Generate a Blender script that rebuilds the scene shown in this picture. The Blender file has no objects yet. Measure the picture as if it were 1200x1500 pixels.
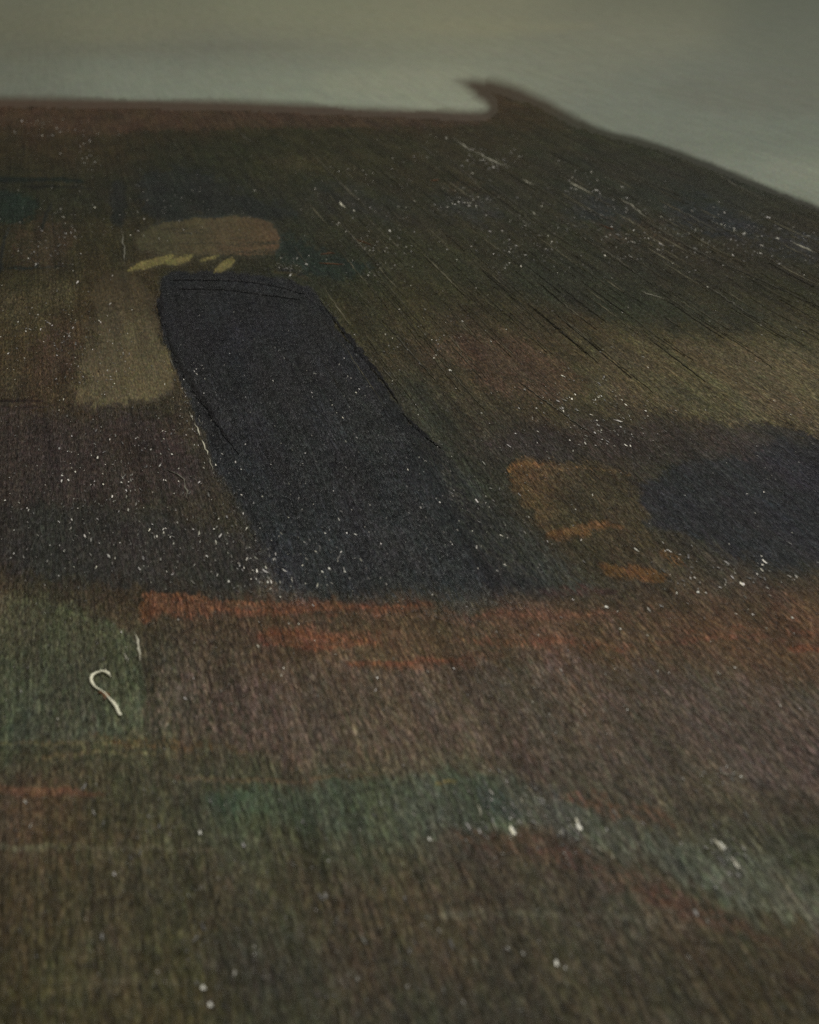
import bpy, math
import numpy as np

# ------------------------------------------------------------------ camera
H = 0.08                      # lens height above the paint, metres
FPX = 2290.0                  # focal length in photo pixels (1200 x 1500)
HORIZON_Y = -200.0            # vanishing line of the painting's plane
GRAIN_VP_X = 30.0             # vanishing point of the brush / panel grain
CX, CY = 600.0, 750.0
PITCH = math.atan((CY - HORIZON_Y) / FPX)
YAW = math.atan((CX - GRAIN_VP_X) * math.cos(PITCH) / FPX)

sc = bpy.context.scene
cam_data = bpy.data.cameras.new("camera")
cam = bpy.data.objects.new("camera", cam_data)
sc.collection.objects.link(cam)
cam.location = (0, 0, H)
cam.rotation_euler = (math.pi / 2 - PITCH, 0, -YAW)
cam_data.sensor_fit = 'VERTICAL'
cam_data.sensor_height = 36.0
cam_data.lens = FPX / 1500.0 * 36.0
cam_data.clip_start = 0.005
cam_data.clip_end = 50
cam_data.dof.use_dof = True
cam_data.dof.focus_distance = 0.243
cam_data.dof.aperture_fstop = 58.0
sc.camera = cam

# ------------------------------------------------------------------ light
world = bpy.data.worlds.new("World")
sc.world = world
world.use_nodes = True
bg = world.node_tree.nodes["Background"]
bg.inputs[0].default_value = (1.0, 1.0, 0.95, 1)
bg.inputs[1].default_value = 0.015


def area(name, loc, target, size, power, color):
    d = bpy.data.lights.new(name, 'AREA')
    d.shape = 'RECTANGLE'
    d.size, d.size_y = size
    d.energy = power
    d.color = color
    o = bpy.data.objects.new(name, d)
    sc.collection.objects.link(o)
    o.location = loc
    v = [t - l for t, l in zip(target, loc)]
    import mathutils
    o.rotation_euler = mathutils.Vector(v).to_track_quat('-Z', 'Y').to_euler()
    return o


area("gallery_lamp", (0.5, 0.7, 2.6), (0.2, 0.6, 0), (1.2, 0.8), 52, (1.0, 0.975, 0.90))
area("sheen_lamp", (0.75, 2.1, 2.3), (0.1, 0.3, 0), (1.8, 0.6), 14, (1.0, 0.98, 0.92))  # second lamp, out of view, added for grazing sheen on the paint
sc.view_settings.view_transform = 'Standard'
sc.view_settings.look = 'None'
sc.view_settings.exposure = 0
sc.view_settings.gamma = 1
sc.cycles.use_denoising = False
ALBEDO_GAIN = 1.15            # photo value -> pigment reflectance

# ------------------------------------------------------------------ helpers
cp, sp = math.cos(PITCH), math.sin(PITCH)
cyw, syw = math.cos(YAW), math.sin(YAW)


def unproject(px, py):
    """photo pixel -> point on the painting's plane z = 0"""
    a = (np.asarray(px, float) - CX) / FPX
    b = (CY - np.asarray(py, float)) / FPX
    fwd = cp + b * sp
    dz = -sp + b * cp
    t = H / -dz
    X, Y = a * t, fwd * t
    return X * cyw + Y * syw, -X * syw + Y * cyw


def pxsize(py):
    """metres on the paint per photo pixel across, at photo row py"""
    b = (CY - np.asarray(py, float)) / FPX
    return H / (sp - b * cp) / FPX


rng = np.random.default_rng(11)


def hash2(ix, iy, seed):
    h = (ix.astype(np.int64) * 374761393 + iy.astype(np.int64) * 668265263 + seed * 974711) & 0x7fffffff
    h = ((h ^ (h >> 13)) * 1274126177) & 0x7fffffff
    h = h ^ (h >> 16)
    return (h & 0xffff) / 65535.0


def vnoise(x, y, seed=0):
    x = np.asarray(x, float); y = np.asarray(y, float)
    ix, iy = np.floor(x), np.floor(y)
    fx, fy = x - ix, y - iy
    fx = fx * fx * (3 - 2 * fx); fy = fy * fy * (3 - 2 * fy)
    a, b = hash2(ix, iy, seed), hash2(ix + 1, iy, seed)
    c, d = hash2(ix, iy + 1, seed), hash2(ix + 1, iy + 1, seed)
    return (a * (1 - fx) + b * fx) * (1 - fy) + (c * (1 - fx) + d * fx) * fy - 0.5


def lin(c):
    c = np.asarray(c, float) / 255.0
    return np.where(c <= 0.04045, c / 12.92, ((c + 0.055) / 1.055) ** 2.4)


def smooth(e0, e1, x):
    t = np.clip((x - e0) / (e1 - e0), 0, 1)
    return t * t * (3 - 2 * t)


def link(name, me, mat, parent=None):
    o = bpy.data.objects.new(name, me)
    sc.collection.objects.link(o)
    if mat: me.materials.append(mat)
    o.parent = parent
    return o


def mesh_from(name, co, quads, col=None, tris=False, under=None):
    n = 3 if tris else 4
    me = bpy.data.meshes.new(name)
    quads = np.asarray(quads, np.int32)
    me.vertices.add(len(co))
    me.vertices.foreach_set("co", np.asarray(co, np.float32).ravel())
    me.loops.add(quads.size)
    me.loops.foreach_set("vertex_index", quads.ravel())
    me.polygons.add(len(quads))
    me.polygons.foreach_set("loop_start", np.arange(0, quads.size, n, dtype=np.int32))
    me.update(calc_edges=True)
    me.polygons.foreach_set("use_smooth", np.ones(len(quads), bool))
    if col is not None:
        at = me.color_attributes.new("Col", 'FLOAT_COLOR', 'POINT')
        at.data.foreach_set("color", np.asarray(col, np.float32).ravel())
        # paint lying underneath, which shows through where the upper coat is thin
        un = np.asarray(col, np.float32).copy()
        if under is not None: un[:, :3] = under
        at = me.color_attributes.new("Under", 'FLOAT_COLOR', 'POINT')
        at.data.foreach_set("color", un.ravel())
    me.validate()
    return me


# ------------------------------------------------------------------ materials
def paint_material(name, grain=1.0, rough=0.40, bump=1.15, breakup=1.0, spec=0.26):
    m = bpy.data.materials.new(name)
    m.use_nodes = True
    nt = m.node_tree; N = nt.nodes; L = nt.links
    for n in list(N): N.remove(n)
    out = N.new('ShaderNodeOutputMaterial')
    bs = N.new('ShaderNodeBsdfPrincipled')
    geo = N.new('ShaderNodeNewGeometry')
    att = N.new('ShaderNodeAttribute'); att.attribute_name = "Col"

    def mapping(scale, off=(0, 0, 0)):
        n = N.new('ShaderNodeMapping')
        n.inputs['Scale'].default_value = scale
        n.inputs['Location'].default_value = off
        L.new(geo.outputs['Position'], n.inputs['Vector'])
        return n.outputs[0]

    def noise(scale, off=(0, 0, 0), detail=2, rough_=0.55, dist=0.0):
        n = N.new('ShaderNodeTexNoise')
        n.inputs['Scale'].default_value = 1
        n.inputs['Detail'].default_value = detail
        n.inputs['Roughness'].default_value = rough_
        n.inputs['Distortion'].default_value = dist
        L.new(mapping(scale, off), n.inputs['Vector'])
        return n

    def math_(op, a, b=None, c=None, clamp=False):
        n = N.new('ShaderNodeMath'); n.operation = op; n.use_clamp = clamp
        for i, v in enumerate((a, b, c)):
            if v is None: continue
            if isinstance(v, (int, float)): n.inputs[i].default_value = v
            else: L.new(v, n.inputs[i])
        return n.outputs[0]

    fine = noise((5600, 850, 400), detail=2, rough_=0.6, dist=0.6)        # hair-fine grain
    streak = noise((2000, 34, 100), (3.1, 1.7, 0), detail=3, rough_=0.6)    # bristle marks
    broad = noise((520, 16, 50), (1.3, 2.2, 0), detail=3, rough_=0.6)       # wide brush tracks
    coarse = noise((3000, 420, 200), (7, 3, 0), detail=2, rough_=0.6, dist=0.5)   # short dragged dashes
    dash = noise((3600, 520, 300), (6, 11, 0), detail=3, rough_=0.62, dist=0.7)   # raised flecks left by the brush
    lump = noise((900, 420, 400), (9, 4, 0), detail=2)                    # small paint lumps
    mott = noise((190, 75, 60), (5, 8, 0), detail=2, rough_=0.6)          # pigment mottling

    # pigment: slightly uneven along grain and in hue
    def contrast(o, lo, hi, a, b):
        n = N.new('ShaderNodeMapRange'); n.clamp = True
        n.inputs['From Min'].default_value = lo; n.inputs['From Max'].default_value = hi
        n.inputs['To Min'].default_value = 1 + (a - 1) * grain; n.inputs['To Max'].default_value = 1 + (b - 1) * grain
        L.new(o, n.inputs['Value'])
        return n.outputs[0]

    s1 = contrast(fine.outputs['Fac'], 0.30, 0.72, 0.36, 1.85)
    s2 = contrast(streak.outputs['Fac'], 0.30, 0.72, 0.68, 1.46)
    s4 = contrast(coarse.outputs['Fac'], 0.32, 0.72, 0.76, 1.30)
    s5 = contrast(broad.outputs['Fac'], 0.30, 0.70, 0.80, 1.20)
    s3 = contrast(mott.outputs['Fac'], 0.28, 0.72, 0.76, 1.24)
    s6 = contrast(dash.outputs['Fac'], 0.46, 0.70, 0.82, 1.95)
    s = math_('MAXIMUM', math_('MULTIPLY', s6, math_('MULTIPLY', math_('MULTIPLY', math_('MULTIPLY', s1, s2), math_('MULTIPLY', s3, s4)), s5)), 0.10)
    # dry-brush breakup along soft edges
    k = math_('MULTIPLY_ADD', math_('SUBTRACT', math_('ADD', math_('MULTIPLY', fine.outputs['Fac'], 0.4), math_('MULTIPLY', coarse.outputs['Fac'], 0.6)), 0.5), 5.0 * breakup, 0.0)
    a1 = math_('MULTIPLY_ADD', att.outputs['Alpha'], 1.5, -0.25)
    edge = math_('MULTIPLY', math_('MULTIPLY', att.outputs['Alpha'], math_('SUBTRACT', 1.0, att.outputs['Alpha'])), 4.0)
    al = math_('ADD', a1, math_('MULTIPLY', k, edge), clamp=True)
    und = N.new('ShaderNodeAttribute'); und.attribute_name = "Under"
    coat = N.new('ShaderNodeMix'); coat.data_type = 'RGBA'
    L.new(al, coat.inputs[0]); L.new(und.outputs['Color'], coat.inputs[6]); L.new(att.outputs['Color'], coat.inputs[7])
    mul = N.new('ShaderNodeVectorMath'); mul.operation = 'SCALE'
    L.new(coat.outputs[2], mul.inputs[0]); L.new(s, mul.inputs['Scale'])
    # hue drift: multiply by a near-white colour taken from noise
    hv = N.new('ShaderNodeVectorMath'); hv.operation = 'MULTIPLY_ADD'
    hn = noise((2200, 420, 200), (2, 6, 0), detail=3, rough_=0.65)
    L.new(hn.outputs['Color'], hv.inputs[0])
    hv.inputs[1].default_value = (0.55, 0.45, 0.55)
    hv.inputs[2].default_value = (0.725, 0.775, 0.725)
    hw = N.new('ShaderNodeVectorMath'); hw.operation = 'MULTIPLY_ADD'
    hm = noise((150, 30, 60), (4, 9, 0), detail=2, rough_=0.65)
    L.new(hm.outputs['Color'], hw.inputs[0])
    hw.inputs[1].default_value = (0.42 * grain, 0.26 * grain, 0.42 * grain)
    hw.inputs[2].default_value = (1 - 0.21 * grain, 1 - 0.13 * grain, 1 - 0.21 * grain)
    m1 = N.new('ShaderNodeVectorMath'); m1.operation = 'MULTIPLY'
    L.new(mul.outputs[0], m1.inputs[0]); L.new(hw.outputs[0], m1.inputs[1])
    m2 = N.new('ShaderNodeVectorMath'); m2.operation = 'MULTIPLY'
    L.new(m1.outputs[0], m2.inputs[0]); L.new(hv.outputs[0], m2.inputs[1])
    L.new(m2.outputs[0], bs.inputs['Base Color'])

    rr = math_('MULTIPLY_ADD', lump.outputs['Fac'], 0.35, rough - 0.17)
    L.new(rr, bs.inputs['Roughness'])
    bs.inputs['Specular IOR Level'].default_value = spec

    h = math_('ADD', math_('ADD', math_('MULTIPLY', fine.outputs['Fac'], 0.5), math_('MULTIPLY', dash.outputs['Fac'], 0.9)),
              math_('ADD', math_('MULTIPLY', streak.outputs['Fac'], 0.7), math_('MULTIPLY', lump.outputs['Fac'], 0.8)))
    bp = N.new('ShaderNodeBump')
    bp.inputs['Strength'].default_value = bump
    bp.inputs['Distance'].default_value = 0.00035
    L.new(h, bp.inputs['Height'])
    L.new(bp.outputs[0], bs.inputs['Normal'])

    L.new(bs.outputs[0], out.inputs[0])
    return m


M_PAINT = paint_material("oil_paint")
M_THICK = paint_material("oil_paint_thick", grain=0.7, rough=0.42, bump=0.5)
M_BLACK = paint_material("black_oil_paint", grain=1.25, rough=0.36, bump=1.3, spec=0.55)
M_PALE = paint_material("oil_paint_pale", grain=0.24, rough=0.6, bump=0.2, breakup=0.12)


def plain_material(name, rough=0.55, spec=0.4, noise_scale=3000, amount=0.3):
    m = bpy.data.materials.new(name)
    m.use_nodes = True
    nt = m.node_tree; N = nt.nodes; L = nt.links
    bs = N["Principled BSDF"]
    att = N.new('ShaderNodeAttribute'); att.attribute_name = "Col"
    nz = N.new('ShaderNodeTexNoise'); nz.inputs['Scale'].default_value = noise_scale
    geo = N.new('ShaderNodeNewGeometry')
    L.new(geo.outputs['Position'], nz.inputs['Vector'])
    ma = N.new('ShaderNodeMath'); ma.operation = 'MULTIPLY_ADD'
    L.new(nz.outputs['Fac'], ma.inputs[0]); ma.inputs[1].default_value = 2 * amount; ma.inputs[2].default_value = 1 - amount
    vm = N.new('ShaderNodeVectorMath'); vm.operation = 'SCALE'
    L.new(att.outputs['Color'], vm.inputs[0]); L.new(ma.outputs[0], vm.inputs['Scale'])
    L.new(vm.outputs[0], bs.inputs['Base Color'])
    bs.inputs['Roughness'].default_value = rough
    bs.inputs['Specular IOR Level'].default_value = spec
    return m


M_LINE = plain_material("paint_ridge", 0.6, 0.2)
M_GLINT = plain_material("glint", 0.5, 0.5)  # pale colour standing in for highlights on the varnish
M_FIBRE = plain_material("fibre", 0.6, 0.3, 6000, 0.25)

# ------------------------------------------------------------------ lattice
xs = np.concatenate([np.arange(-900, -60, 20), np.arange(-60, 1260, 3), np.arange(1260, 2101, 20)]).astype(float)
ys = np.concatenate([np.arange(-60, 1560, 3), np.arange(1560, 1901, 20)]).astype(float)
PX, PY = np.meshgrid(xs, ys)
U, V = unproject(PX, PY)
NR, NC = PX.shape


def zbase(u, v):
    far = 1.0 / (1.0 + (v / 0.5) ** 2)
    return (0.00016 * vnoise(u * 330, v * 60, 1) + 0.00022 * vnoise(u * 120, v * 28, 2)) * far


ZB = zbase(U, V)

# pigment seen across the picture: (row, [(x, r, g, b), ...])
ROWS = [
    (150, [(0, 60, 44, 32), (300, 62, 45, 33), (600, 60, 45, 33), (760, 58, 47, 33), (900, 48, 46, 33), (1200, 44, 43, 33)]),
    (200, [(0, 50, 42, 30), (100, 60, 46, 34), (200, 44, 41, 29), (350, 43, 41, 28), (500, 46, 44, 31), (700, 48, 45, 33), (900, 47, 46, 34), (1100, 44, 43, 34)]),
    (240, [(0, 44, 40, 28), (100, 50, 45, 32), (300, 38, 40, 32), (400, 52, 50, 34), (500, 48, 46, 32), (700, 50, 46, 34), (900, 46, 46, 38), (1100, 46, 44, 34)]),
    (290, [(20, 34, 40, 34), (100, 46, 44, 32), (170, 40, 40, 32), (250, 38, 40, 36), (350, 39, 42, 36), (500, 46, 45, 36), (700, 48, 47, 38), (900, 46, 47, 40), (1040, 42, 44, 40), (1180, 44, 43, 36)]),
    (340, [(20, 46, 42, 30), (100, 52, 46, 32), (170, 54, 49, 35), (300, 50, 47, 34), (420, 42, 44, 37), (500, 52, 49, 36), (650, 52, 49, 38), (800, 50, 48, 38), (1000, 50, 47, 37), (1150, 50, 46, 36)]),
    (390, [(20, 46, 42, 32), (100, 56, 50, 36), (180, 56, 48, 34), (300, 50, 45, 32), (420, 44, 44, 34), (480, 42, 47, 38), (550, 52, 50, 36), (700, 48, 47, 36), (850, 46, 46, 36), (1000, 48, 44, 36), (1150, 46, 43, 34)]),
    (440, [(20, 60, 54, 38), (100, 66, 58, 42), (180, 60, 52, 38), (520, 52, 50, 35), (650, 58, 53, 38), (800, 50, 49, 37), (950, 46, 46, 35), (1150, 50, 47, 35)]),
    (490, [(20, 64, 56, 40), (90, 62, 52, 38), (200, 64, 55, 40), (560, 54, 52, 38), (620, 60, 54, 40), (700, 66, 55, 42), (850, 64, 57, 42), (1000, 68, 63, 46), (1150, 64, 60, 43)]),
    (540, [(20, 64, 54, 40), (80, 60, 48, 38), (200, 66, 58, 42), (620, 56, 53, 42), (740, 70, 60, 46), (900, 74, 67, 49), (1050, 80, 74, 53), (1180, 76, 71, 50)]),
    (590, [(0, 60, 52, 40), (120, 58, 48, 38), (230, 56, 50, 40), (600, 48, 48, 42), (700, 64, 58, 44), (850, 68, 62, 46), (1000, 70, 64, 48), (1130, 82, 74, 52)]),
    (640, [(30, 52, 44, 40), (120, 54, 45, 42), (220, 58, 48, 42), (290, 56, 54, 46), (600, 48, 48, 42), (700, 52, 50, 44), (830, 54, 47, 44), (950, 50, 46, 42), (1100, 54, 49, 46), (1190, 46, 46, 50)]),
    (700, [(30, 50, 40, 38), (120, 54, 46, 42), (240, 56, 48, 40), (310, 52, 48, 46), (690, 46, 48, 44), (800, 52, 48, 40), (920, 58, 52, 40), (1000, 50, 49, 46), (1150, 48, 48, 48)]),
    (760, [(30, 46, 44, 42), (150, 48, 46, 44), (300, 52, 49, 42), (370, 54, 51, 42), (700, 50, 52, 46), (780, 54, 50, 40), (900, 62, 55, 42), (1000, 50, 50, 48), (1150, 48, 49, 50)]),
    (820, [(30, 44, 43, 40), (150, 48, 47, 44), (300, 50, 48, 44), (380, 54, 52, 48), (700, 52, 54, 50), (780, 52, 53, 46), (880, 66, 57, 42), (1000, 62, 57, 48), (1150, 52, 52, 52)]),
    (855, [(20, 56, 50, 40), (150, 58, 48, 40), (300, 52, 49, 46), (500, 54, 54, 52), (700, 56, 56, 52), (850, 58, 52, 46), (1000, 66, 58, 50), (1150, 66, 56, 48)]),
    (900, [(10, 62, 58, 44), (100, 62, 56, 44), (160, 60, 52, 42), (220, 66, 54, 44), (400, 74, 60, 48), (600, 78, 64, 50), (800, 80, 64, 50), (1000, 82, 64, 50), (1180, 84, 64, 50)]),
    (950, [(20, 62, 62, 48), (100, 66, 64, 52), (190, 68, 66, 56), (260, 70, 62, 52), (450, 80, 66, 54), (700, 86, 70, 56), (900, 84, 68, 54), (1100, 82, 67, 54), (1180, 88, 68, 52)]),
    (1000, [(30, 62, 64, 50), (120, 66, 68, 52), (250, 78, 69, 59), (500, 86, 73, 61), (800, 86, 73, 60), (1100, 80, 70, 58)]),
    (1060, [(30, 60, 66, 54), (150, 64, 68, 54), (250, 74, 68, 56), (500, 86, 74, 64), (800, 84, 73, 62), (1150, 80, 71, 62)]),
    (1100, [(30, 64, 66, 52), (150, 68, 66, 50), (300, 74, 69, 56), (500, 82, 73, 62), (700, 84, 74, 63), (1000, 80, 72, 63), (1180, 78, 69, 60)]),
    (1150, [(30, 74, 62, 50), (200, 68, 66, 52), (350, 68, 68, 55), (500, 72, 72, 60), (700, 74, 72, 60), (850, 76, 70, 59), (1000, 78, 70, 62), (1150, 72, 64, 56)]),
    (1190, [(30, 72, 60, 48), (200, 68, 64, 50), (320, 64, 70, 56), (450, 64, 72, 58), (600, 68, 72, 60), (720, 68, 68, 60), (850, 74, 71, 60), (1000, 76, 68, 58), (1150, 66, 60, 52)]),
    (1240, [(30, 70, 60, 48), (200, 68, 64, 48), (400, 66, 66, 53), (550, 67, 68, 56), (650, 68, 66, 56), (720, 72, 62, 52), (850, 72, 64, 52), (950, 72, 68, 56), (1050, 70, 70, 58), (1180, 66, 68, 55)]),
    (1300, [(30, 66, 60, 46), (200, 66, 62, 48), (400, 66, 62, 50), (600, 70, 64, 52), (750, 70, 62, 52), (880, 68, 66, 56), (1000, 72, 64, 52), (1100, 68, 66, 53), (1180, 66, 68, 53)]),
    (1350, [(30, 66, 58, 44), (200, 66, 62, 46), (400, 62, 60, 48), (600, 68, 60, 48), (800, 64, 60, 50), (1000, 66, 60, 50), (1180, 66, 60, 48)]),
    (1420, [(30, 64, 58, 42), (200, 64, 60, 44), (400, 58, 56, 46), (600, 64, 56, 46), (800, 62, 58, 48), (1000, 62, 56, 46), (1180, 62, 54, 44)]),
    (1490, [(30, 62, 58, 40), (200, 66, 60, 42), (400, 60, 58, 46), (600, 60, 56, 46), (800, 60, 56, 46), (1000, 60, 55, 44), (1180, 58, 52, 42)]),
]
ROWS = [(y, [(x, r_ - (5 if y < 460 else 1), g_ - (4 if y < 460 else 1), b_ - (7 if y < 460 else 4)) for (x, r_, g_, b_) in l]) for y, l in ROWS]
SKY_ROWS = [
    (0, [(0, 98, 98, 80), (200, 104, 104, 84), (450, 112, 112, 90), (700, 114, 112, 90), (950, 100, 100, 82), (1200, 88, 90, 76)]),
    (40, [(0, 98, 96, 76), (200, 108, 106, 84), (450, 114, 113, 90), (600, 118, 116, 92), (900, 108, 107, 88), (1200, 92, 94, 80)]),
    (75, [(0, 92, 92, 76), (300, 98, 98, 84), (450, 104, 104, 88), (600, 113, 113, 94), (900, 110, 110, 92), (1200, 95, 97, 82)]),
    (110, [(0, 98, 100, 84), (200, 108, 112, 96), (400, 116, 120, 102), (600, 120, 122, 102), (800, 112, 113, 95), (1000, 100, 102, 88), (1200, 94, 96, 82)]),
    (140, [(0, 92, 94, 80), (250, 108, 112, 96), (500, 114, 118, 100), (640, 124, 126, 106), (900, 102, 105, 90), (1050, 98, 101, 88), (1200, 96, 99, 86)]),
    (200, [(900, 106, 109, 94), (1050, 106, 110, 95), (1200, 102, 106, 92)]),
    (260, [(1100, 114, 118, 102), (1200, 116, 120, 104)]),
    (330, [(1200, 116, 120, 104), (1100, 112, 116, 100)]),
]
SKY_ROWS = [(y, [(x, r_ - 2 + (5 if 120 < y < 180 else 0), g_ + (5 if 120 < y < 180 else 0), b_ + 3 + (5 if 120 < y < 180 else 0)) for (x, r_, g_, b_) in l]) for y, l in SKY_ROWS]


def colour_field(rows, px, py, sx=62.0, sy=26.0, warp=True):
    pts = [(x, y, r, g, b) for y, l in rows for (x, r, g, b) in l]
    px = px.ravel().copy(); py = py.ravel().copy()
    px = np.abs(px); px = np.where(px > 1200, 2400 - px, px); px = np.clip(px, -100, 1300)
    py = np.where(py > 1500, 3000 - py, py)
    w = np.zeros((len(px),)); c = np.zeros((len(px), 3))
    for (x, y, r, g, b) in pts:
        d = np.exp(-0.5 * (((px - x) / sx) ** 2 + ((py - y) / sy) ** 2)) + 1e-6 / (1 + ((px - x) / sx) ** 2 + ((py - y) / sy) ** 2) ** 2
        w += d; c += d[:, None] * lin((r, g, b))
    return c / w[:, None]


def edge_warp(u, v, px, py, amp):
    """uneven paint edge: shift the look-up by noise fixed on the paint"""
    n1 = vnoise(u * 300, v * 90, 20) + 1.1 * vnoise(u * 900, v * 260, 21) + 0.9 * vnoise(u * 2400, v * 400, 23)
    n2 = vnoise(u * 280, v * 110, 24) + 1.1 * vnoise(u * 800, v * 300, 25) + 0.9 * vnoise(u * 2600, v * 450, 27)
    return px + amp * n1, py + amp * 0.8 * n2


WX, WY = edge_warp(U, V, PX, PY, 16.0)
BASE = colour_field(ROWS, WX, WY).reshape(NR, NC, 3) * ALBEDO_GAIN

# ------------------------------------------------------------------ the painting
painting = bpy.data.objects.new("painting", None)
sc.collection.objects.link(painting)
painting["label"] = "dark earthy oil painting seen along its surface, with black slab and pale grey upper field"
painting["category"] = "painting"

# wooden panel under the paint
b0, b1, l0, l1, zt, zb_ = -0.75, 1.15, -0.05, 1.75, -0.0008, -0.012
pco = [(b0, l0, zb_), (b1, l0, zb_), (b1, l1, zb_), (b0, l1, zb_), (b0, l0, zt), (b1, l0, zt), (b1, l1, zt), (b0, l1, zt)]
pq = [(0, 3, 2, 1), (4, 5, 6, 7), (0, 1, 5, 4), (1, 2, 6, 5), (2, 3, 7, 6), (3, 0, 4, 7)]
pme = mesh_from("panel", pco, pq, np.tile(np.append(lin((62, 54, 42)), 1), (8, 1)))
pme.polygons.foreach_set("use_smooth", np.zeros(6, bool))
link("panel", pme, M_PAINT, painting)

COMP = BASE.copy()
ZC = ZB.copy()
idx = np.arange(NR * NC).reshape(NR, NC)
ALLQ = np.stack([idx[1:, :-1], idx[1:, 1:], idx[:-1, 1:], idx[:-1, :-1]], -1)
base_col = np.concatenate([BASE, np.ones((NR, NC, 1))], -1).reshape(-1, 4)
base_me = mesh_from("paint_film", np.stack([U, V, ZB], -1).reshape(-1, 3), ALLQ.reshape(-1, 4), base_col)
link("paint_film", base_me, M_PAINT, painting)


def chaikin(p, n=2, closed=True):
    p = np.asarray(p, float)
    for _ in range(n):
        q = np.roll(p, -1, 0)
        a, b = 0.75 * p + 0.25 * q, 0.25 * p + 0.75 * q
        if not closed:
            a, b = a[:-1], b[:-1]
        r = np.stack([a, b], 1).reshape(-1, 2)
        if not closed:
            r = np.concatenate([p[:1], r, p[-1:]])
        p = r
    return p


def signed_dist(poly, x, y):
    d2 = np.full(x.shape, 1e18); inside = np.zeros(x.shape, bool)
    n = len(poly)
    for i in range(n):
        x0, y0 = poly[i]; x1, y1 = poly[(i + 1) % n]
        ex, ey = x1 - x0, y1 - y0
        l2 = ex * ex + ey * ey + 1e-9
        t = np.clip(((x - x0) * ex + (y - y0) * ey) / l2, 0, 1)
        d2 = np.minimum(d2, (x - x0 - t * ex) ** 2 + (y - y0 - t * ey) ** 2)
        cross = ((y0 > y) != (y1 > y)) & (x < (x1 - x0) * (y - y0) / (y1 - y0 + 1e-12) + x0)
        inside ^= cross
    d = np.sqrt(d2)
    return np.where(inside, d, -d)


layer = [0]


def passage(name, label, poly, colour, feather=6.0, warp=8.0, opacity=1.0, thick=0.000006, lip=0.0,
            stripes=0.0, mat=None, round_=2, fade=None):
    """one laid-on area of paint: a relief mesh of its own on the film"""
    layer[0] += 1
    poly = chaikin(poly, round_) if round_ else np.asarray(poly, float)
    m = (feather if not callable(feather) else 60) + warp + 6
    x0, y0 = poly.min(0) - m; x1, y1 = poly.max(0) + m
    ci = np.where((xs >= x0) & (xs <= x1))[0]; ri = np.where((ys >= y0) & (ys <= y1))[0]
    sl = np.ix_(ri, ci)
    px, py, u, v, zb = PX[sl], PY[sl], U[sl], V[sl], ZB[sl]
    wx, wy = edge_warp(u, v, px, py, warp)
    sd = signed_dist(poly, wx, wy)
    f = feather(px, py) if callable(feather) else feather
    a = smooth(-f, f, sd)
    if fade is not None: a = a * np.clip(fade(px, py), 0, 1)
    if stripes:
        a = a * (1 - stripes * smooth(0.0, 0.35, vnoise(px / 70.0, py / 3.2 + px * 0.004, layer[0] + 50)))
    a = a * opacity
    c = colour(wx, wy) if callable(colour) else np.broadcast_to(lin(colour), px.shape + (3,))
    c = c * ALBEDO_GAIN
    z = ZC[sl] + 0.000002 + thick * a / max(opacity, 0.01)
    if lip: z = z + lip * a * np.exp(-((sd - 4.0) / 4.0) ** 2)
    if stripes: z = z + 0.00004 * a * (0.5 + vnoise(px / 90.0, py / 3.0, layer[0] + 90))
    keep = a > 0.004
    ZC[sl] = np.where(keep, z, ZC[sl])
    kq = keep[:-1, :-1] | keep[1:, :-1] | keep[:-1, 1:] | keep[1:, 1:]
    li = np.arange(px.size).reshape(px.shape)
    q = np.stack([li[1:, :-1], li[1:, 1:], li[:-1, 1:], li[:-1, :-1]], -1)[kq]
    used = np.unique(q)
    remap = np.full(px.size, -1, np.int64); remap[used] = np.arange(len(used))
    co = np.stack([u, v, z], -1).reshape(-1, 3)[used]
    col = np.concatenate([c, a[..., None]], -1).reshape(-1, 4)[used]
    under = COMP[sl]
    ae = np.clip(1.5 * a - 0.25 + 0.25 * 4 * a * (1 - a), 0, 1)[..., None]
    me = mesh_from(name, co, remap[q], col, under=under.reshape(-1, 3)[used])
    COMP[sl] = under * (1 - ae) + c * ae
    o = link(name, me, mat or M_PAINT, painting)
    if label: o["label"] = label
    return o


def grad(p0, c0, p1, c1):
    p0 = np.array(p0, float); p1 = np.array(p1, float); d = p1 - p0
    l0_, l1_ = lin(c0), lin(c1)

    def f(x, y):
        t = np.clip(((x - p0[0]) * d[0] + (y - p0[1]) * d[1]) / (d @ d), 0, 1)[..., None]
        return l0_ * (1 - t) + l1_ * t
    return f


def field(rows, sx=62.0, sy=26.0):
    return lambda x, y: colour_field(rows, x, y, sx, sy).reshape(x.shape + (3,))


# broad passages ---------------------------------------------------------
passage("brown_band", "rust brown band of paint under the pale field",
        [(-900, 140), (0, 146), (300, 148), (520, 156), (700, 166), (730, 178), (640, 186), (400, 186), (200, 190), (160, 198), (90, 198), (60, 186), (0, 184), (-900, 180)],
        grad((0, 170), (61, 47, 33), (720, 170), (58, 47, 34)), feather=6, warp=6)
passage("maroon_passage", "dull maroon passage of grainy paint at the left edge",
        [(-300, 602), (0, 600), (120, 606), (230, 600), (270, 660), (300, 720), (200, 740), (60, 735), (-300, 740)],
        grad((0, 620), (54, 47, 42), (150, 730), (52, 44, 41)), feather=18, warp=22, opacity=0.7)
passage("charcoal_passage", "charcoal passage of grainy paint beside the black slab",
        [(-300, 745), (0, 742), (150, 750), (300, 760), (380, 800), (400, 862), (250, 868), (120, 850), (0, 838), (-300, 835)],
        grad((0, 750), (44, 42, 38), (380, 840), (48, 46, 42)), feather=13, warp=20, opacity=0.85)
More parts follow.
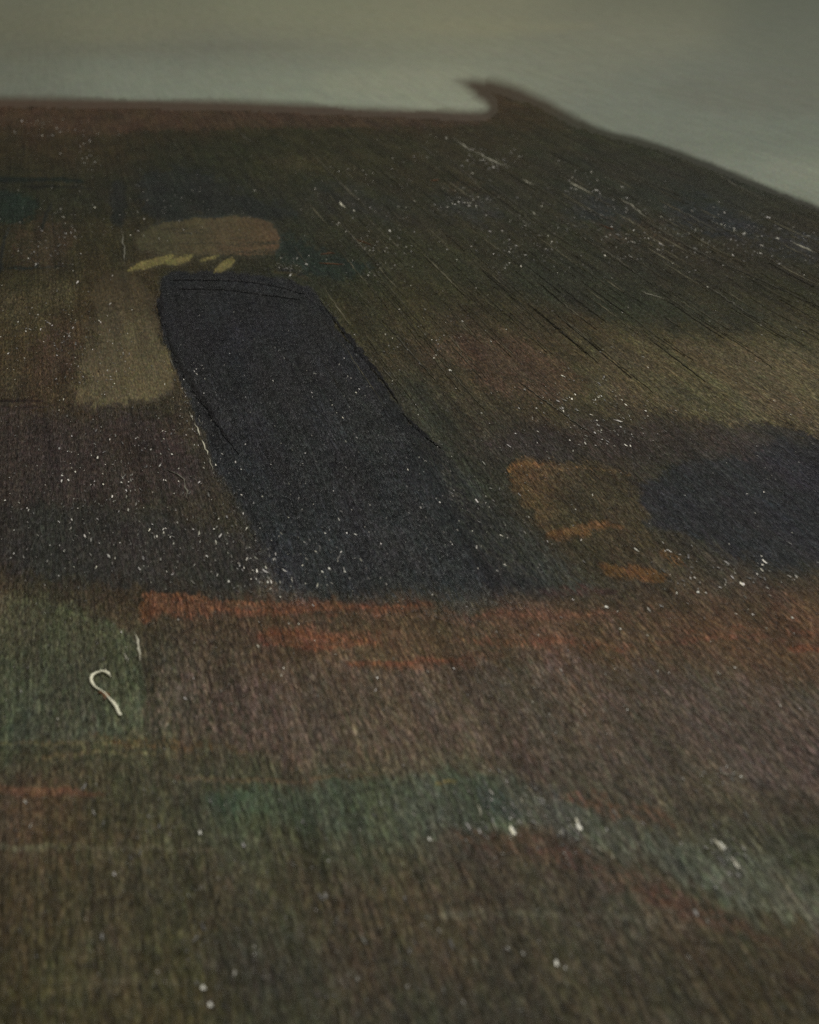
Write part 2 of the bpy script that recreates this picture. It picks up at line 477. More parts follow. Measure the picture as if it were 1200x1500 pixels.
passage("green_passage", "mossy green rounded passage of paint holding the curled fibre",
        [(-300, 872), (0, 868), (60, 872), (120, 888), (180, 918), (206, 952), (213, 1010), (210, 1065), (150, 1085), (0, 1090), (-300, 1090)],
        grad((60, 880), (70, 69, 51), (100, 1070), (68, 71, 56)), feather=lambda x, y: np.where(x > 150, 5.0, 12.0), warp=9, opacity=0.85)
passage("mauve_brown_field", None,
        [(225, 985), (500, 975), (800, 960), (1100, 985), (1500, 990), (1500, 1170), (1150, 1170), (900, 1130), (600, 1105), (330, 1110), (222, 1075)],
        grad((300, 1000), (85, 73, 62), (1100, 1100), (80, 71, 62)), feather=20, warp=30, opacity=0.55)
passage("green_band", "winding grey green band of paint across the lower part",
        [(270, 1172), (420, 1150), (600, 1142), (690, 1130), (780, 1142), (860, 1190), (960, 1218), (1080, 1250), (1250, 1300), (1500, 1360), (1500, 1430), (1250, 1385), (1090, 1325), (960, 1275), (850, 1232), (760, 1205), (650, 1212), (600, 1240), (500, 1222), (380, 1208)],
        grad((350, 1180), (61, 71, 56), (900, 1240), (76, 77, 64)), feather=15, warp=22, opacity=0.88)
passage("slate_passage", "blue slate passage of paint beside the orange ochre patch",
        [(932, 738), (960, 695), (1020, 668), (1120, 655), (1300, 640), (1500, 640), (1500, 840), (1200, 838), (1110, 826), (1020, 796), (960, 778)],
        grad((960, 700), (43, 43, 43), (1100, 800), (40, 41, 44)), feather=lambda x, y: np.where(x < 1000, 10.0, 22.0), warp=18, opacity=0.9)
passage("plum_passage", None,
        [(700, 640), (850, 620), (1000, 625), (1130, 640), (1120, 668), (980, 668), (820, 672), (720, 664)],
        (51, 46, 43), feather=16, warp=22, opacity=0.5)
passage("tan_passage", "greyish tan passage with a crisp lower lip",
        [(860, 520), (1000, 500), (1200, 520), (1500, 540), (1500, 660), (1230, 648), (1190, 638), (1160, 634), (1110, 622), (1020, 610), (900, 590), (840, 560)],
        grad((880, 560), (76, 69, 50), (1160, 610), (85, 77, 55)), feather=lambda x, y: np.where((x > 1090) & (y > 595), 3.0, 18.0), warp=14, opacity=0.8, lip=0.00004)
passage("brown_passage", None,
        [(610, 500), (690, 480), (800, 500), (870, 560), (840, 590), (760, 580), (690, 560)],
        (70, 57, 44), feather=18, warp=22, opacity=0.7)
passage("blue_black_patch", "blue black patch of paint above the olive stroke",
        [(195, 262), (240, 245), (300, 250), (345, 285), (420, 300), (440, 320), (405, 322), (330, 312), (250, 322), (212, 322)],
        (33, 36, 31), feather=8, warp=14, opacity=0.95)
passage("teal_patch", "dark teal patch of paint at the left edge",
        [(-200, 276), (0, 280), (40, 284), (60, 300), (45, 325), (0, 332), (-200, 335)], (27, 36, 28), feather=6, warp=8, opacity=0.95)
passage("teal_patch", None, [(412, 340), (440, 345), (480, 372), (560, 392), (520, 408), (440, 398), (405, 380)], (32, 40, 33), feather=8, warp=14, opacity=0.9)
passage("dark_smear", None, [(162, 268), (180, 262), (186, 300), (180, 332), (164, 330), (160, 300)], (31, 33, 28), feather=5, warp=5, opacity=0.9)
passage("ochre_patch", "square ochre patch of paint beside the black slab",
        [(160, 400), (185, 395), (215, 440), (238, 500), (252, 532), (254, 560), (248, 580), (205, 584), (160, 594), (116, 596), (108, 575), (122, 505), (138, 472)],
        grad((130, 470), (69, 61, 44), (200, 570), (82, 73, 52)), feather=lambda x, y: np.where((y > 560) | (x > 225), 3.0, 12.0), warp=9, thick=0.00004, fade=lambda x, y: smooth(390, 520, y), mat=M_THICK, opacity=0.95)
passage("ochre_dab", None, [(208, 560), (250, 552), (249, 578), (210, 583)], (84, 75, 52), feather=3, warp=4, thick=0.00004, mat=M_THICK, opacity=0.8)
passage("orange_ochre_patch", "orange ochre patch of thin paint beside the slate passage",
        [(740, 694), (765, 676), (840, 674), (925, 684), (934, 740), (965, 800), (925, 812), (860, 800), (815, 778), (765, 738)],
        grad((748, 700), (86, 67, 44), (840, 730), (62, 55, 40)), feather=10, warp=14, opacity=0.9)
for pts, op in (([(868, 822), (905, 824), (950, 826), (978, 842), (965, 852), (905, 846)], 0.9),
                ([(800, 782), (850, 770), (910, 765), (908, 774), (850, 784), (815, 792)], 0.6),
                ([(955, 808), (990, 812), (1005, 826), (975, 830)], 0.5)):
    passage("orange_dab", None, pts, (92, 67, 41), feather=6, warp=10, opacity=op * 0.95)
# rusty strokes across the middle
for pts, c, op in (
        ([(204, 868), (250, 870), (330, 880), (440, 880), (560, 888), (640, 884), (640, 896), (540, 902), (420, 905), (320, 898), (240, 905), (204, 912)], (91, 64, 48), 0.85),
        ([(205, 874), (228, 872), (226, 912), (206, 912)], (95, 64, 46), 0.8),
        ([(370, 922), (440, 918), (520, 924), (575, 932), (540, 948), (460, 952), (385, 946)], (92, 65, 49), 0.85),
        ([(500, 972), (580, 966), (680, 960), (760, 952), (690, 972), (590, 978), (520, 980)], (90, 65, 50), 0.75),
        ([(560, 905), (680, 895), (860, 892), (1000, 896), (960, 908), (800, 912), (660, 918)], (88, 66, 51), 0.55),
        ([(640, 935), (760, 928), (880, 932), (980, 944), (860, 950), (720, 948)], (96, 66, 48), 0.55),
        ([(1150, 946), (1200, 944), (1400, 946), (1400, 958), (1200, 957), (1160, 954)], (95, 66, 48), 0.85),
        ([(960, 925), (1080, 918), (1220, 922), (1220, 932), (1080, 932)], (94, 64, 48), 0.5),
        ([(-200, 1150), (0, 1152), (150, 1158), (160, 1168), (0, 1168), (-200, 1166)], (84, 62, 46), 0.6),
        ([(130, 1078), (220, 1080), (340, 1096), (380, 1106), (250, 1098), (150, 1092)], (80, 64, 42), 0.6),
        ([(800, 1170), (870, 1150), (960, 1180), (1010, 1205), (930, 1200), (850, 1185)], (84, 62, 46), 0.5),
        ([(640, 1215), (760, 1218), (860, 1250), (960, 1290), (1080, 1340), (1180, 1390), (1080, 1370), (940, 1320), (820, 1275), (700, 1250)], (76, 58, 46), 0.6)):
    passage("rust_stroke", None, pts, c, feather=9, warp=14, opacity=op * 0.95, stripes=0.6)
passage("dull_red_stroke", None, [(770, 862), (820, 854), (880, 858), (910, 868), (850, 872), (790, 870)], (70, 52, 46), feather=5, warp=8, opacity=0.8)
# the black slab
passage("black_slab", "long black slab of thick paint with ridged edges",
        [(233, 450), (234, 420), (238, 404), (252, 398), (330, 397), (400, 406), (446, 418), (460, 426), (472, 444), (505, 492), (560, 558), (592, 608), (650, 666), (700, 726), (752, 788), (810, 850), (770, 868), (640, 874), (430, 872), (402, 862), (384, 800), (350, 738), (318, 690), (288, 615), (262, 550), (240, 500)],
        grad((330, 430), (26, 27, 29), (560, 850), (38, 40, 41)),
        feather=lambda x, y: 3.0 + 26.0 * smooth(560, 840, y) * (0.4 + 0.6 * smooth(450, 700, x)) + 12 * smooth(700, 850, y), warp=7, thick=0.00008, lip=0.00007, round_=1, mat=M_BLACK)
passage("slab_shoulder", None, [(640, 640), (720, 720), (800, 790), (900, 856), (840, 872), (760, 860), (690, 780), (620, 690)], (49, 50, 45), feather=26, warp=24, opacity=0.6)
passage("olive_stroke", "rounded olive brush stroke turning reddish at one end",
        [(196, 362), (206, 338), (240, 324), (320, 317), (385, 319), (404, 332), (412, 352), (408, 368), (385, 374), (330, 372), (260, 376), (225, 372)],
        grad((240, 335), (60, 57, 37), (430, 366), (77, 61, 42)), feather=3.0, warp=3, thick=0.00008, stripes=0.6, mat=M_THICK)
for k, pts in enumerate((
        [(183, 398), (200, 386), (226, 378), (258, 373), (250, 382), (236, 389), (208, 394)],
        [(238, 389), (256, 378), (286, 372), (280, 381), (262, 388)],
        [(288, 382), (306, 376), (324, 374), (312, 380)],
        [(312, 399), (322, 387), (341, 376), (345, 383), (334, 394), (320, 399)])):
    passage("yellow_dab", "pale yellow dab of thick paint over the black slab" if k == 0 else None, pts, (96, 89, 52), feather=2.0, warp=2, thick=0.0001, mat=M_THICK, round_=1)
for pts, c, op in (
        ([(960, 300), (1040, 290), (1120, 330), (1100, 350), (1010, 335)], (36, 40, 41), 0.7), ([(1100, 330), (1200, 350), (1260, 390), (1180, 385), (1120, 360)], (38, 40, 42), 0.65),
        ([(820, 300), (880, 290), (940, 320), (890, 335), (840, 325)], (40, 43, 42), 0.6), ([(620, 300), (700, 285), (760, 310), (700, 330)], (44, 45, 42), 0.55),
        ([(440, 260), (560, 280), (620, 330), (540, 335), (470, 300)], (40, 41, 36), 0.55), ([(700, 400), (850, 380), (1000, 430), (1180, 470), (1100, 495), (900, 470), (760, 440)], (42, 44, 33), 0.6),
        ([(560, 540), (620, 560), (690, 640), (640, 650), (590, 600)], (45, 46, 41), 0.35), ([(760, 215), (900, 225), (1040, 265), (1000, 275), (860, 250)], (41, 40, 30), 0.6),
        ([(380, 235), (470, 225), (560, 240), (480, 256), (400, 252)], (56, 53, 35), 0.55), ([(640, 265), (700, 262), (720, 276), (660, 280)], (62, 50, 35), 0.5),
        ([(860, 320), (960, 330), (1010, 350), (930, 352)], (58, 48, 36), 0.5), ([(20, 330), (110, 320), (120, 380), (30, 385)], (56, 46, 33), 0.6),
        ([(60, 470), (120, 480), (110, 560), (40, 570)], (60, 48, 38), 0.55), ([(0, 420), (110, 410), (130, 450), (0, 470)], (70, 63, 44), 0.5),
        ([(680, 1150), (740, 1150), (780, 1185), (720, 1200)], (54, 60, 56), 0.6), ([(1100, 1225), (1180, 1215), (1220, 1250), (1140, 1260)], (54, 51, 44), 0.4),
        ([(250, 1370), (420, 1340), (560, 1420), (440, 1480), (280, 1460)], (57, 55, 46), 0.35), ([(0, 1240), (180, 1235), (360, 1245), (180, 1252), (0, 1250)], (78, 73, 57), 0.4),
        ([(640, 1330), (860, 1325), (1060, 1345), (860, 1350)], (74, 70, 57), 0.4), ([(60, 1450), (200, 1430), (260, 1445), (140, 1470)], (74, 66, 46), 0.45)):
    passage("scumble", None, pts, c, feather=18, warp=24, opacity=op)
# the pale field
passage("pale_field", "soft pale grey green field of paint at the far side",
        [(-900, -200), (2100, -200), (2100, 700), (1500, 425), (1320, 350), (1200, 300), (1100, 262), (1020, 230), (950, 205), (880, 190), (835, 166), (795, 144), (758, 127), (715, 115), (655, 112), (688, 137), (710, 151), (716, 159), (700, 164), (640, 160), (500, 154), (300, 146), (0, 142), (-900, 134)],
        field(SKY_ROWS, 80, 22), feather=lambda x, y: np.where(x > 850, 8.0, np.where((x > 600) & (y < 150), 18.0, 14.0)), warp=1.2, mat=M_PALE, round_=1)
for pts, c, op in (([(-100, 66), (200, 64), (430, 62), (440, 72), (200, 80), (-100, 82)], (92, 93, 80), 0.6), ([(440, 108), (560, 96), (700, 92), (690, 128), (600, 150), (480, 140)], (126, 128, 110), 0.5),
                   ([(940, 118), (1100, 104), (1300, 108), (1300, 170), (1120, 176), (980, 160)], (95, 97, 85), 0.55), ([(1080, 236), (1200, 232), (1400, 300), (1400, 380), (1240, 300)], (122, 126, 110), 0.5),
                   ([(600, 30), (800, 24), (900, 40), (760, 56), (620, 52)], (120, 118, 94), 0.5), ([(80, 104), (260, 100), (400, 118), (240, 128), (100, 122)], (112, 116, 101), 0.45)):
    passage("pale_scumble", None, pts, c, feather=20, warp=3, opacity=op * 0.9, mat=M_PALE)


# ------------------------------------------------------------------ ridges and marks
def stroke(name, pts, w, c, feather=2.2, warp=2, opacity=0.95):
    """a thin drag of the brush: a narrow passage along a line"""
    p = np.asarray(pts, float); d = np.gradient(p, axis=0); d /= np.linalg.norm(d, axis=1)[:, None]
    nn = np.stack([-d[:, 1], d[:, 0]], -1); hw = w * 0.55 * np.linspace(1, 0.55, len(p))[:, None]
    return passage(name, None, np.concatenate([p + nn * hw, (p - nn * hw)[::-1]]), c, feather=feather, warp=warp, round_=1, opacity=opacity)


def ridge(name, pts, width, height, colour, mat=M_LINE, taper=0.35, jitter=0.6, parent=painting, lift=0.00035, label=None):
    """a raised line of paint with a rounded back, following the surface"""
    p = chaikin(pts, 2, closed=False)
    seg = np.r_[0, np.cumsum(np.hypot(*np.diff(p, axis=0).T))]
    n = max(6, int(seg[-1] / 4))
    t = np.linspace(0, seg[-1], n)
    x = np.interp(t, seg, p[:, 0]); y = np.interp(t, seg, p[:, 1])
    x = x + jitter * rng.normal(size=n); y = y + 0.4 * jitter * rng.normal(size=n)
    u, v = unproject(x, y)
    z = zbase(u, v) + lift
    tan = np.stack([np.gradient(u), np.gradient(v)], -1)
    tan /= np.linalg.norm(tan, axis=1)[:, None] + 1e-12
    nor = np.stack([-tan[:, 1], tan[:, 0]], -1)
    s = pxsize(y) * width * 0.5
    s = s * np.clip(np.minimum(np.linspace(0, 1, n), np.linspace(1, 0, n)) / max(taper, 1e-3), 0.08, 1) * (1 + 0.35 * rng.normal(size=n)).clip(0.35, 1.7)
    ang = np.linspace(0, math.pi, 7)
    co = []
    for k in range(7):
        w = math.cos(ang[k]); h = math.sin(ang[k])
        co.append(np.stack([u + nor[:, 0] * s * w, v + nor[:, 1] * s * w, z + h * height * s - 0.00015 * (1 - h)], -1))
    co = np.stack(co, 1).reshape(-1, 3)
    li = np.arange(n * 7).reshape(n, 7)
    q = np.stack([li[:-1, :-1], li[:-1, 1:], li[1:, 1:], li[1:, :-1]], -1).reshape(-1, 4)
    col = np.tile(np.append(lin(colour) * ALBEDO_GAIN, 1), (len(co), 1))
    col[:, 3] = np.tile([0.0, 0.5, 0.9, 1, 0.9, 0.5, 0.0] if mat is M_PAINT else [1.0] * 7, n)
    ix = np.clip(np.searchsorted(xs, x), 0, NC - 1); iy = np.clip(np.searchsorted(ys, y), 0, NR - 1)
    o = link(name, mesh_from(name, co, q, col, under=np.repeat(COMP[iy, ix], 7, axis=0)), mat, parent)
    if label: o["label"] = label
    return o


for pts, w in (([(468, 440), (500, 482), (530, 520), (560, 556), (585, 592)], 6), ([(590, 606), (615, 632), (645, 658)], 5),
               ([(240, 470), (250, 510), (275, 555), (305, 600), (330, 640), (350, 668)], 6), ([(237, 425), (236, 450), (238, 480)], 6),
               ([(250, 412), (330, 410), (400, 418), (445, 432)], 4), ([(262, 425), (330, 424), (392, 434), (440, 440)], 3)):
    ridge("slab_ridge", pts, w * 1.5, 0.3, (21, 21, 22), lift=0.00026, mat=M_PAINT)
for pts, w, c in (([(-40, 262), (30, 264), (80, 262), (124, 266)], 8, (26, 32, 26)), ([(40, 274), (90, 273), (134, 276)], 4, (28, 30, 24)),
                  ([(10, 393), (50, 392), (95, 390)], 4, (30, 36, 32)), ([(-30, 588), (30, 588), (62, 588)], 5, (38, 30, 26)),
                  ([(-30, 600), (30, 598), (90, 594)], 3, (42, 34, 30)), ([(0, 400), (4, 360), (14, 330)], 6, (34, 36, 32)),
                  ([(60, 340), (66, 318), (76, 296)], 5, (34, 36, 30)), 
                  ([(1150, 620), (1164, 628), (1160, 634)], 3, (30, 28, 24)),
                  ([(400, 398), (430, 400), (456, 410)], 5, (60, 56, 38)), ([(405, 396), (425, 396), (445, 404)], 4, (26, 30, 28))):
    stroke("dark_stroke", pts, w, np.array(c) - 4)
for pts, w in (([(466, 386), (485, 387), (504, 388)], 3), ([(470, 373), (482, 371), (490, 372)], 2), ([(520, 352), (535, 356), (545, 362)], 2),
               ([(630, 266), (645, 264)], 2), ([(880, 330), (900, 338)], 2)):
    ridge("rust_mark", pts, w, 0.5, (100, 66, 40), lift=0.00015)
# bristle grooves across the olive stroke
for k in range(10):
    y = 325 + 5.0 * k
    x0 = 215 + 30 * abs(rng.normal()); x1 = 408 - 14 * abs(rng.normal())
    ridge("bristle_groove", [(x0, y + 2), ((x0 + x1) / 2, y - 1), (x1, y + 1)], 1.7, 0.2, (44, 40, 27) if k % 2 else (78, 70, 46), lift=0.00008, jitter=0.35, taper=0.3)
# dragged lines of rust and ochre
for pts, w, c in (([(206, 872), (260, 872), (330, 882), (420, 882)], 6, (95, 66, 48)), ([(206, 880), (214, 896), (218, 910)], 10, (94, 65, 47)), ([(300, 892), (400, 896), (520, 892), (640, 888)], 5, (96, 64, 46)),
                  ([(380, 932), (450, 928), (540, 940)], 6, (100, 66, 46)), ([(392, 946), (470, 948), (530, 944)], 5, (98, 66, 48)), ([(510, 974), (600, 970), (690, 962)], 5, (98, 65, 48)),
                  ([(700, 900), (800, 904), (920, 898)], 4, (92, 66, 50)), ([(1155, 950), (1200, 950), (1260, 953)], 7, (104, 68, 48)), ([(960, 940), (1080, 932), (1150, 936)], 4, (94, 66, 50)),
                  ([(-40, 1092), (80, 1088), (200, 1094)], 5, (84, 80, 58)), ([(60, 1108), (160, 1102), (300, 1112)], 5, (82, 76, 54)), ([(-40, 1158), (60, 1156), (150, 1162)], 8, (86, 64, 48)),
                  ([(-40, 1240), (120, 1238), (320, 1246)], 7, (80, 76, 58)), ([(250, 1140), (400, 1146), (560, 1132)], 6, (80, 72, 54)), ([(740, 690), (760, 682), (800, 680)], 6, (96, 72, 44)),
                  ([(760, 685), (850, 686), (930, 692)], 3, (84, 68, 46)), ([(820, 780), (860, 770), (905, 768)], 4, (92, 68, 46)), ([(100, 1450), (180, 1436), (260, 1440)], 8, (78, 72, 52)),
                  ([(620, 1340), (800, 1338), (1000, 1352)], 7, (78, 74, 60)), ([(640, 1152), (655, 1146), (672, 1148)], 4, (100, 92, 58))):
    stroke("dragged_line", pts, w * 1.3, c, feather=3.5, warp=7, opacity=0.85)
# pale bristle lines, and varnish highlights painted as pale lines
PALE_LINES = [([(700, 1180), (706, 1200)], 3.5, 120), ([(746, 1208), (752, 1226)], 5, 170), ([(843, 1200), (850, 1220)], 5, 170), ([(760, 1170), (768, 1186)], 3, 105), ([(1046, 1228), (1060, 1250)], 4, 135), ([(1072, 1258), (1084, 1276)], 4, 135), ([(870, 1238), (884, 1252)], 3.5, 115), ([(722, 1206), (728, 1220)], 3, 110), ([(1050, 1136), (1075, 1140)], 2.5, 110),
       ([(277, 603), (283, 616)], 2.6, 110), ([(285, 620), (290, 632), (294, 640)], 3.0, 135), ([(296, 646), (302, 658), (305, 668)], 3.0, 140), ([(306, 672), (312, 690)], 2.4, 100),
       ([(290, 612), (296, 624)], 1.6, 80), ([(232, 450), (237, 472)], 2.0, 72), ([(246, 515), (256, 545)], 1.8, 70), ([(560, 540), (574, 556)], 1.6, 80), ([(520, 505), (530, 516)], 1.6, 85),
       ([(497, 295), (506, 306)], 2.5, 160), ([(664, 202), (680, 214), (690, 222)], 2.2, 110), ([(690, 220), (715, 234), (745, 246)], 2.4, 105),
       ([(834, 268), (850, 276), (866, 284)], 2.2, 130), ([(905, 290), (925, 302), (950, 322)], 2.0, 105), ([(778, 310), (788, 317)], 2.0, 115),
       ([(764, 262), (782, 272)], 2.0, 120), ([(197, 925), (203, 945), (206, 970)], 4.0, 130), ([(182, 957), (188, 972)], 3.0, 100),
       ([(940, 428), (975, 440)], 2.0, 110), ([(1160, 355), (1195, 372)], 2.2, 120), ([(1040, 250), (1130, 300)], 1.6, 72),
       ([(980, 300), (1060, 345)], 1.6, 70), ([(1020, 410), (1110, 470)], 1.5, 70), ([(860, 350), (960, 420)], 1.5, 66), ([(720, 290), (800, 350)], 1.4, 66),
       ([(500, 330), (545, 380)], 1.4, 66), ([(178, 335), (181, 360), (182, 390)], 2.2, 78), ([(655, 230), (720, 290)], 1.3, 66),
       ([(560, 470), (640, 560)], 1.4, 64), ([(760, 560), (870, 640)], 1.5, 70), ([(245, 690), (270, 700), (275, 735)], 3.0, 80),
       ([(690, 255), (760, 300), (820, 350)], 1.3, 62), ([(950, 330), (1080, 400)], 1.4, 66), ([(600, 200), (650, 240)], 1.3, 62), ([(345, 190), (372, 212)], 1.6, 66),
       ([(470, 240), (530, 300)], 1.3, 60), ([(250, 205), (275, 235)], 1.3, 60), ([(880, 235), (1000, 290)], 1.3, 64), ([(1000, 360), (1200, 450)], 1.3, 62)]
for pts, w, g in PALE_LINES:
    g = min(235, g * 1.45)
    ridge("bristle_or_glint_line", pts, w * 0.85, 0.6, (g, g * 0.98, g * 0.88), lift=0.00017, jitter=0.9, taper=0.3)

for k in range(230):      # bristle tracks running with the grain over the far slope
    x = 430 + 800 * rng.random(); y = 205 + 300 * rng.random()
    if y < 175 + max(0, x - 720) * 0.33: continue
    ln = (30 + 110 * rng.random()) * (0.6 + 0.4 * (y - 150) / 350)
    dx, dy = x - GRAIN_VP_X, y - HORIZON_Y; dl = math.hypot(dx, dy)
    g = 78 + 62 * rng.random() ** 2 if k % 8 else 38
    ridge("bristle_or_glint_line", [(x, y), (x + dx / dl * ln * 0.5, y + dy / dl * ln * 0.5 + rng.normal()), (x + dx / dl * ln, y + dy / dl * ln)], 0.7 + 0.7 * rng.random(), 0.25,
          (g, g * 0.96, g * 0.80), lift=0.00016, jitter=0.5, taper=0.4)

# ------------------------------------------------------------------ curled fibre
def tube(name, pts, rad, colour, parent, mat, lift=1.0):
    p = chaikin(pts, 2, closed=False)
    seg = np.r_[0, np.cumsum(np.hypot(*np.diff(p, axis=0).T))]
    n = max(8, int(seg[-1] / 1.2))
    t = np.linspace(0, seg[-1], n)
    x = np.interp(t, seg, p[:, 0]); y = np.interp(t, seg, p[:, 1])
    u, v = unproject(x, y)
    r = np.interp(np.linspace(0, 1, n), np.linspace(0, 1, len(rad)), rad) * 1.15 * pxsize(y) * (1 + 0.2 * rng.normal(size=n)).clip(0.6, 1.5)
    z = zbase(u, v) + 0.00012 + r * lift
    P = np.stack([u, v, z], -1)
    T = np.gradient(P, axis=0); T /= np.linalg.norm(T, axis=1)[:, None]
    up = np.array([0, 0, 1.0]); S = np.cross(T, up); S /= np.linalg.norm(S, axis=1)[:, None]; W = np.cross(S, T)
    a = np.linspace(0, 2 * math.pi, 8, endpoint=False)
    co = (P[:, None] + r[:, None, None] * (np.cos(a)[None, :, None] * S[:, None] + np.sin(a)[None, :, None] * W[:, None])).reshape(-1, 3)
    li = np.arange(n * 8).reshape(n, 8)
    q = np.stack([li[:-1], np.roll(li, -1, 1)[:-1], np.roll(li, -1, 1)[1:], li[1:]], -1).reshape(-1, 4)
    col = np.tile(np.append(lin(colour) * ALBEDO_GAIN, 1), (len(co), 1))
    return link(name, mesh_from(name, co, q, col), mat, parent)


fibre = bpy.data.objects.new("curled_fibre", None)
sc.collection.objects.link(fibre)
fu, fv = unproject(155, 1020)
fibre["label"] = "pale curled fibre shaped like a hook stuck on the mossy green paint"
fibre["category"] = "fibre"
tube("strand", [(161, 991), (156, 987), (150, 985), (144, 987), (138, 990), (134, 995), (134, 1001), (138, 1007), (144, 1011), (151, 1014.5), (156, 1019), (161, 1026), (167, 1033), (172, 1041), (174, 1047), (177, 1051)],
     [1.8, 1.6, 1.4, 1.9, 2.0, 1.6, 1.1, 0.9, 0.9, 1.5, 1.9, 2.1, 1.7], (240, 237, 212), fibre, M_FIBRE)
for pts in ([(160, 990), (163, 992)], [(155.5, 987), (154.5, 982)], [(150, 985), (151, 983)], [(144, 987), (143, 985.5)], [(139, 989), (138.5, 986.5)], [(158, 988), (160, 985)]):
    tube("frayed_tip", pts, [1.2, 0.5], (240, 237, 212), fibre, M_FIBRE, 0.7)


def blob_mesh(name, items, tris_sub=1):
    """items: (px, py, radius_px, elong, rot, colour) -> one mesh of little uneven lumps"""
    base = np.array([(1, 0, 0), (0, 1, 0), (-1, 0, 0), (0, -1, 0), (0, 0, 1), (0.7, 0.7, 0.4), (-0.7, 0.7, 0.4), (-0.7, -0.7, 0.4), (0.7, -0.7, 0.4)], float)
    ring = [0, 5, 1, 6, 2, 7, 3, 8]
    tri = np.array([(ring[k], ring[(k + 1) % 8], 4) for k in range(8)])
    co, fa, cl = [], [], []
    for i, (x, y, r, el, rot, c) in enumerate(items):
        u, v = unproject(x, y); s = float(pxsize(y)) * r
        b = base * (1 + 0.3 * rng.normal(size=(9, 1))).clip(0.5, 1.6)
        b = b * np.array([s, s * el, s * 0.9])
        cr, sr = math.cos(rot), math.sin(rot)
        q = np.stack([b[:, 0] * cr - b[:, 1] * sr + u, b[:, 0] * sr + b[:, 1] * cr + v, b[:, 2] + zbase(u, v) + 0.00010], -1)
        co.append(q); fa.append(tri + 9 * i); cl.append(np.tile(np.append(lin(c) * ALBEDO_GAIN, 1), (9, 1)))
    return mesh_from(name, np.concatenate(co), np.concatenate(fa), np.concatenate(cl), tris=True)


# rust-coloured crumb of paint that traps the fibre
link("paint_crumb", blob_mesh("paint_crumb", [(155, 1019, 4.6, 1.5, 0.3, (104, 70, 40)), (149, 1015, 3.4, 1.5, 1.0, (92, 64, 38)), (156, 1017, 3.2, 1.4, 0.2, (106, 72, 38)), (153, 1024, 3.4, 1.6, 0.2, (84, 68, 50))]), M_LINE, painting)["label"] = "rust coloured crumb of paint over the fibre"

# larger varnish highlights, painted as white lumps one by one
LARGE_GLINTS = [(888, 891, 5.5, 1.2, 0.5), (1022, 868, 5.0, 0.8, 1.3), (1034, 869, 3.2, 1.0, 0.8), (659, 543, 4.0, 1.0, 0.9), (751, 1219, 6.5, 2.2, 0.1), (848, 1213, 7.0, 1.8, 0.3),
          (629, 1230, 5.0, 1.2, 0.4), (1058, 1240, 6.0, 2.2, 0.4), (1078, 1268, 5.5, 1.8, 0.4), (815, 1413, 6.5, 1.2, 0.8), (293, 1221, 4.5, 1.2, 0.2), (482, 833, 3.8, 1.2, 0.5),
          (472, 838, 3.2, 1.3, 0.3), (476, 781, 3.0, 1.2, 0.3), (505, 838, 3.2, 1.1, 0.6), (335, 854, 3.6, 1.2, 0.2), (392, 853, 3.6, 1.6, 0.2), (91, 698, 3.0, 1.4, 0.2),
          (178, 708, 3.0, 1.2, 0.2), (252, 666, 3.0, 1.2, 0.1), (1160, 905, 3.4, 1.4, 0.7), (297, 1450, 6.5, 1.1, 0.3), (308, 1475, 6.5, 1.0, 0.7), (1085, 1140, 4.0, 0.7, 1.2)]


def glint_label(x, y):
    if y > 1300: return "tiny whitish painted highlight on the blurred olive brown paint"
    if y > 1120 and x > 600: return "tiny white painted highlight on the winding grey green band"
    if y > 1120: return "single pale painted highlight on the brown paint below the green patch"
    if (x, y) == (888, 891): return "bright white painted highlight under the small orange dab"
    if (x, y) == (659, 543): return "lone white painted highlight on the brown passage right of the black slab"
    if x > 900: return "tiny white painted highlight along the edge of the slate passage"
    if x > 430: return "tiny white painted highlight on the lower end of the black slab"
    if y > 800: return "tiny white painted highlight just above the rust streak on charcoal paint"
    return "tiny white painted highlight on the dull maroon passage"


for (x, y, r, el, rot) in LARGE_GLINTS:
    r *= 0.72
    u, v = unproject(x, y)
    me = blob_mesh("glint_lumps", [(x, y, r * 0.42, el * 2.6, -rot * 0.3, (225, 223, 212)), (x + r * 0.55, y + r * 0.25, r * 0.3, el * 2.2, rot * 0.4, (205, 203, 192))])
    o = link("large_glint", me, M_GLINT)
    o["label"] = glint_label(x, y)
    o["category"] = "dust flake"
    o["group"] = "painted highlights on the painting"

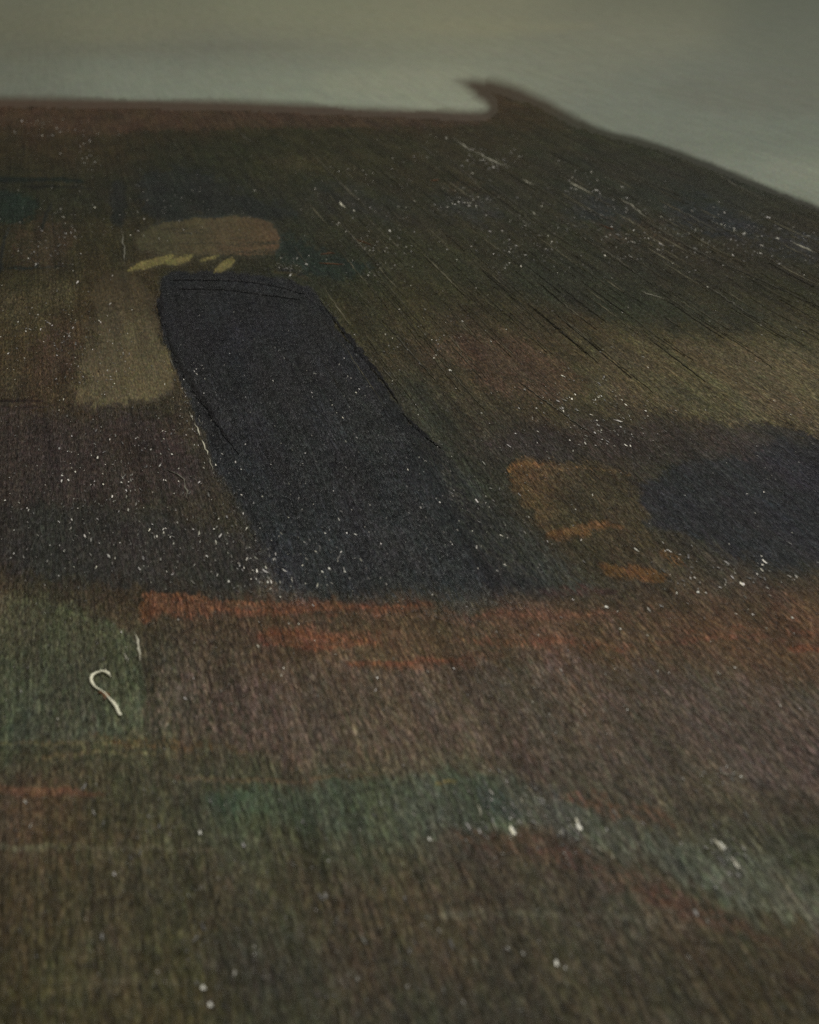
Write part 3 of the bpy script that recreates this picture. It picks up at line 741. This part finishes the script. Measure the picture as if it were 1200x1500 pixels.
# ------------------------------------------------------------------ countless tiny varnish highlights, painted as pale specks
CL = [(290, 600, 30, 60, 30, 1.1), (480, 810, 30, 40, 18, 1.5), (390, 845, 40, 25, 22, 1.7), (190, 690, 120, 50, 90, 1.3), (300, 800, 120, 45, 70, 1.3),
      (90, 490, 70, 30, 60, 1.1), (60, 190, 60, 12, 30, 0.9), (130, 235, 15, 35, 30, 0.8), (100, 335, 70, 30, 60, 0.8), (720, 235, 30, 14, 40, 1.0),
      (680, 295, 40, 12, 45, 0.9), (860, 290, 60, 25, 45, 1.0), (960, 350, 120, 40, 110, 1.0), (1120, 340, 90, 40, 90, 1.0), (760, 360, 70, 30, 60, 0.9),
      (560, 360, 60, 50, 70, 0.9), (425, 390, 18, 8, 18, 1.1), (640, 490, 40, 30, 25, 1.0), (860, 590, 90, 35, 60, 1.2), (900, 640, 50, 20, 30, 1.3),
      (740, 1190, 60, 40, 60, 2.0), (1060, 1260, 40, 40, 35, 2.0), (860, 1220, 60, 40, 30, 2.0), (480, 620, 130, 120, 50, 0.8), (560, 540, 50, 50, 20, 1.0),
      (700, 740, 120, 80, 50, 1.3), (1080, 840, 90, 30, 40, 1.5), (1060, 1140, 50, 15, 15, 1.6), (120, 780, 100, 60, 60, 1.2), (150, 560, 60, 40, 40, 1.0),
      (60, 380, 50, 14, 25, 0.9), (260, 300, 90, 40, 35, 0.7), (520, 250, 80, 40, 40, 0.7), (300, 1240, 200, 100, 40, 2.0), (500, 1400, 300, 80, 40, 2.4)]
items = []


def add_speck(x, y, s):
    if not (-60 < x < 1260 and 175 < y < 1560): return
    if x > 700 and y < 150 + (x - 700) * 0.36 + 12: return
    if 130 < x < 182 and 980 < y < 1056: return
    b = 78 + 172 * rng.random() ** 1.9
    if y > 1050: b = 60 + 0.6 * (b - 60); s *= 0.8
    w = 0.94 + 0.08 * rng.random()
    items.append((x, y, s * (0.30 + 0.62 * rng.random() ** 1.8), 2.2 + 5.5 * rng.random() ** 1.3, 0.2 * rng.normal(), (b, b * (0.97 + 0.02 * rng.random()), b * w * 0.95)))


for (x, y, rx, ry, n, s) in CL:
    for _ in range(int(n * 1.9)):
        add_speck(x + rx * rng.normal() * 0.7, y + ry * rng.normal() * 0.7, s)
for _ in range(1700):
    y = 190 + 1340 * rng.random() ** 1.3
    add_speck(-60 + 1320 * rng.random(), y, 0.5 + 0.7 * y / 1500)
glint = link("glint_specks", blob_mesh("glint_specks", items), M_GLINT)
glint["kind"] = "stuff"
glint["label"] = "scattering of fine pale painted highlights over the painting"
glint["category"] = "glint"
